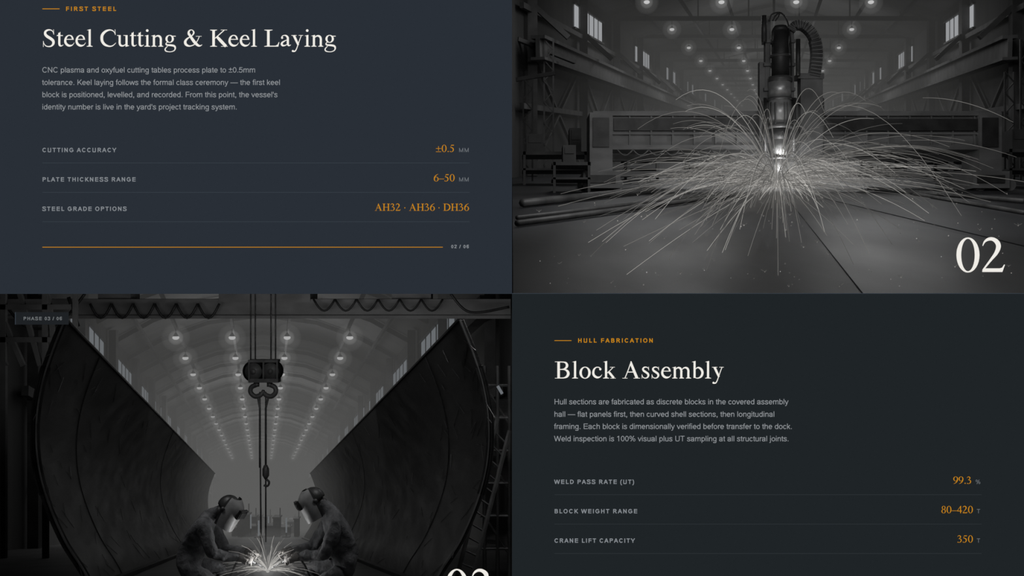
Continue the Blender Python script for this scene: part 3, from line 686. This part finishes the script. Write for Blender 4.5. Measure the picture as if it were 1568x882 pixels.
def hand(C,axis,back,parent,name,wrist):
    mb=MB(); mb.smooth=True; a=axis.normalized(); bk=(back-a*back.dot(a)).normalized(); c=a.cross(bk)
    if (wrist-C).dot(c)>0: c=-c
    mb.ell(C+bk*.034-c*.01,a*.046,bk*.018,c*.052,14,10)
    for i,(off,k) in enumerate(((-.034,.82),(-.012,.95),(.012,1.0),(.034,.92))):
        o=C+a*off; pts=[o+bk*.034+c*.02,o+bk*.026+c*.052*k,o-bk*.004+c*.062*k,o-bk*.030+c*.045*k,o-bk*.036+c*.015,o-bk*.028-c*.008]
        q=catmull([tuple(p) for p in pts],3); n=len(q); mb.tube(q,[.0105-.003*j/n for j in range(n)],8); mb.sph(q[-1],.0078,8,6)
    o=C+a*.03; q=catmull([tuple(p) for p in (o+bk*.03-c*.03,o+a*.018+bk*.01-c*.045,o+a*.02-bk*.02-c*.035,o+a*.014-bk*.036-c*.012)],4)
    mb.tube(q,[.014-.004*j/len(q) for j in range(len(q))],8); mb.sph(q[-1],.0105,8,6)
    w0=C+bk*.03-c*.05; mb.tube([w0,w0.lerp(wrist,.5),wrist],[.032,.038,.055],12)
    return mb.make(name,[M_glove],parent)
def helmet(C,f,up,parent):
    f=f.normalized(); up=(up-f*up.dot(f)).normalized(); sd=f.cross(up)
    hd=MB(); hd.smooth=True
    def fh(x,y,z):
        if z<0: x*=1+.22*z; y*=1+.05*z
        if y>.85 and -.25<z<.15: y+=.12
        return x,y,z
    hd.ell(C,sd*.077,f*.098,up*.118,20,14,fh)
    for q in (-1,1): hd.ell(C+sd*q*.078-f*.005,sd*.012,f*.02,up*.032,8,6)
    for q in (-1,1): hd.ell(C+sd*q*.032+f*.088+up*.01,sd*.014,f*.008,up*.008,8,6)
    hd.ell(C+f*.09-up*.055,sd*.024,f*.008,up*.008,8,6)
    hd.make('head',[M_skin],parent)
    b=MB(); b.smooth=True
    b.mi=0; b.ell(C+up*.015-f*.01,sd*.105,f*.125,up*.13,20,12,lambda x,y,z:(x,y,max(z,-.15)))
    b.ell(C-f*.05-up*.08,sd*.09,f*.08,up*.09,16,8)
    nu,nv=20,12; vs=[];vo=[]
    for j in range(nv+1):
        v=-1+2*j/nv
        tp=1-.32*max(0,-v)**2-.28*max(0,v)**3
        for i in range(nu+1):
            a=math.radians(-98+196*i/nu); ca,sa=math.cos(a),math.sin(a)
            rr_=(abs(ca)**2.6+abs(sa)**2.6)**(-1/2.6)
            x=sa*rr_*.118*tp; y=.0+ca*rr_*(.15 if v<.3 else .15-.10*((v-.3)/.7)**2)
            p=C+sd*x+f*(y+.01)+up*(v*.165-.02); vs.append(p); vo.append(p-f*.008)
    fs=[(j*(nu+1)+i,j*(nu+1)+i+1,(j+1)*(nu+1)+i+1,(j+1)*(nu+1)+i) for j in range(nv) for i in range(nu)]
    b.mi=1; b.add(vs,fs); b.mi=0; b.add(vo,fs)
    b.smooth=False
    def vb(cx,cy,cz,w,h,d,mi):
        b.mi=mi; c=C+sd*cx+f*cy+up*cz; A=sd*w/2;B=up*h/2;Dp=f*d/2
        b.box8([c-A-B-Dp,c+A-B-Dp,c+A+B-Dp,c-A+B-Dp,c-A-B+Dp,c+A-B+Dp,c+A+B+Dp,c-A+B+Dp])
    vb(0,.165,.035,.15,.10,.03,0); vb(0,.182,.035,.12,.07,.008,2)
    b.smooth=True
    for q in (-1,1): b.mi=0; b.tube([C+sd*q*.10,C+sd*q*.128],.026,12)
    b.make('welding_helmet',[M_helm,M_mask,M_black],parent)
def welder(T,mir,face,up):
    X=lambda x,y,d=0: P(x,y,12+d)
    J={n:(X(v[0],v[1],v[2]),v[3]) for n,v in T.items() if len(v)==4}
    Eg=[('pelvis','belly'),('belly','chest'),('chest','neckb'),('neckb','neck'),('neck','skull')]
    for s_ in 'NF':
        Eg+=[('chest','sh'+s_),('sh'+s_,'ua'+s_),('ua'+s_,'el'+s_),('el'+s_,'fa'+s_),('fa'+s_,'wr'+s_),('pelvis','hp'+s_),('hp'+s_,'th'+s_),('th'+s_,'kn'+s_),('kn'+s_,'sn'+s_),('sn'+s_,'an'+s_)]
        for m_,a,c in (('ua','sh','el'),('fa','el','wr'),('th','hp','kn'),('sn','kn','an')):
            ra=J[a+s_][1];rc=J[c+s_][1]; J[m_+s_]=(J[a+s_][0].lerp(J[c+s_][0],.5),(ra+rc)/2*1.04)
    body=skinobj('welder',J,Eg,M_jack,'pelvis',None,.022)
    helmet(J['skull'][0],face,up,body)
    for s_ in 'NF':
        an=J['an'+s_][0]; d=T['toe'+s_]; toe=X(d[0],d[1],d[2])
        mb=MB(); mb.smooth=True; ax=(toe-an); ax.normalize()
        mb.tube([an-ax*.03,an+ax*.02,an.lerp(toe,.5),toe-ax*.02,toe+ax*.01],[.05,.058,.052,.05,.03],14); mb.make('boot',[M_boot],body)
    hN=J['wrN'][0];hF=J['wrF'][0]
    tip=P(407 if mir>0 else 413,872,12)
    grip=X(*T['grip']); ta=(tip-grip).normalized()
    mb=MB(); mb.smooth=True
    mb.tube([grip-ta*.10,grip+ta*.09],[.016,.016],12); 
    bend=grip+ta*.12+Vector((0,0,.01)); mb.tube([grip+ta*.09,bend,bend+(tip-bend)*.75],[.011,.010,.009],10); mb.tube([bend+(tip-bend)*.6,bend+(tip-bend)*.85],[.014,.011],10)
    st=grip-ta*.10; mb.tube([Vector(q) for q in catmull([tuple(st),tuple(st+Vector((-.06*mir,.05,-.12))),tuple(st+Vector((-.2*mir,.1,-.36))),tuple(st+Vector((-.5*mir,.3,-.4)))],6)],.012,8)
    mb.make('welding_torch',[M_black],body)
    hand(grip,ta,Vector((-.3*mir,-.6,.7)),body,'hand_near',hN)
    g2=X(*T['grip2'])
    mb=MB(); mb.smooth=True
    a2=(tip-g2).normalized(); mb.tube([g2-a2*.06,g2+a2*.10],[.013,.013],10); mb.make('filler_rod_holder',[M_black],body)
    hand(g2,a2,Vector((-.2*mir,.3,.9)),body,'hand_far',hF)
    return body
Lw={'pelvis':(288,868,0,.165),'belly':(291,840,0,.160),'chest':(305,806,0,.175),'neckb':(324,789,0,.095),'neck':(333,784,0,.07),'skull':(350,779,0,.06),
 'shN':(311,806,-.19,.088),'shF':(322,800,.19,.085),'elN':(325,850,-.24,.066),'elF':(345,842,.24,.064),'wrN':(368,853,-.08,.042),'wrF':(380,846,.10,.042),
 'hpN':(290,874,-.12,.115),'hpF':(292,874,.12,.115),'knN':(345,907,-.16,.075),'knF':(340,866,.18,.08),'anN':(286,908,-.16,.055),'anF':(338,908,.2,.055),'toeN':(262,915,-.16),'toeF':(366,912,.2),'grip':(380,856,-.06),'grip2':(390,850,.08)}
welder(Lw,1,Vector((.80,-.30,-.50)),Vector((.45,0,.85)))
Rr={'pelvis':(530,872,0,.165),'belly':(530,842,0,.165),'chest':(522,802,0,.18),'neckb':(502,780,0,.095),'neck':(494,773,0,.07),'skull':(480,767,0,.06),
 'shN':(516,804,-.2,.09),'shF':(506,797,.19,.086),'elN':(498,850,-.25,.068),'elF':(478,838,.24,.064),'wrN':(457,851,-.08,.042),'wrF':(444,844,.10,.042),
 'hpN':(526,876,-.12,.115),'hpF':(526,876,.12,.115),'knN':(472,905,-.17,.077),'knF':(476,864,.18,.08),'anN':(532,908,-.17,.055),'anF':(478,908,.2,.055),'toeN':(556,915,-.17),'toeF':(450,912,.2),'grip':(444,855,-.06),'grip2':(434,848,.08)}
welder(Rr,-1,Vector((-.80,-.35,-.42)),Vector((-.40,0,.9)))
s=MB(); S2=P(410,874,12); rnd=random.Random(9)
def sp2(n,l0,l1):
    for i in range(n):
        a=rnd.uniform(-1.45,1.45); R_=rnd.uniform(l0,l1); d=Vector((math.sin(a),rnd.uniform(-.5,.5),math.cos(a)*.9+.1))
        s.mi=rnd.choice((0,1,1,2,2,3)); pts=[S2+d*R_*t+Vector((0,0,-.35*R_*t*t)) for t in (0,.25,.5,.75,1)]
        s.tube(pts,[.0022,.002,.0018,.0015,.001],3,False)
sp2(130,.06,.28); sp2(130,.2,.58)
s.mi=1; s.smooth=True; s.sph(S2,.02)
WS=s.make('welding_sparks',SP)
for i,(r_,st) in enumerate(((.07,.35),(.15,.16),(.28,.07),(.45,.03))): glow_spheres('spark_glow_%d'%(i+1),[S2],r_,st,WS)  # emissive spheres imitate the weld's glow, no smoke modelled
b=MB(); b.box(P(410,882,12)+Vector((0,.1,-.03)),(.9,.5,.04)); b.box(P(410,900,12)+Vector((-.3,.1,-.02)),(.06,.4,.3)); b.box(P(410,900,12)+Vector((.3,.1,-.02)),(.06,.4,.3)); b.make('weld_workpiece',[M_plate])
plight('weld_arc_light',S2+Vector((0,-.05,.08)),12,.04)
w=bpy.data.worlds.new('World'); scene.world=w; w.use_nodes=True; w.node_tree.nodes['Background'].inputs[0].default_value=(.01,.01,.011,1); w.node_tree.nodes['Background'].inputs[1].default_value=.3
cd=bpy.data.cameras.new('camera'); cd.lens=40; cd.sensor_width=36; cd.clip_end=1000
if ZOOM:
    cd.lens=40*ZOOM[0]; cd.shift_x=(ZOOM[1][0]-784)/1568*ZOOM[0]; cd.shift_y=-(ZOOM[1][1]-441)/1568*ZOOM[0]
co=bpy.data.objects.new('camera',cd); co.location=(0,0,EYE); co.rotation_euler=(math.pi/2,0,0); scene.collection.objects.link(co); scene.camera=co
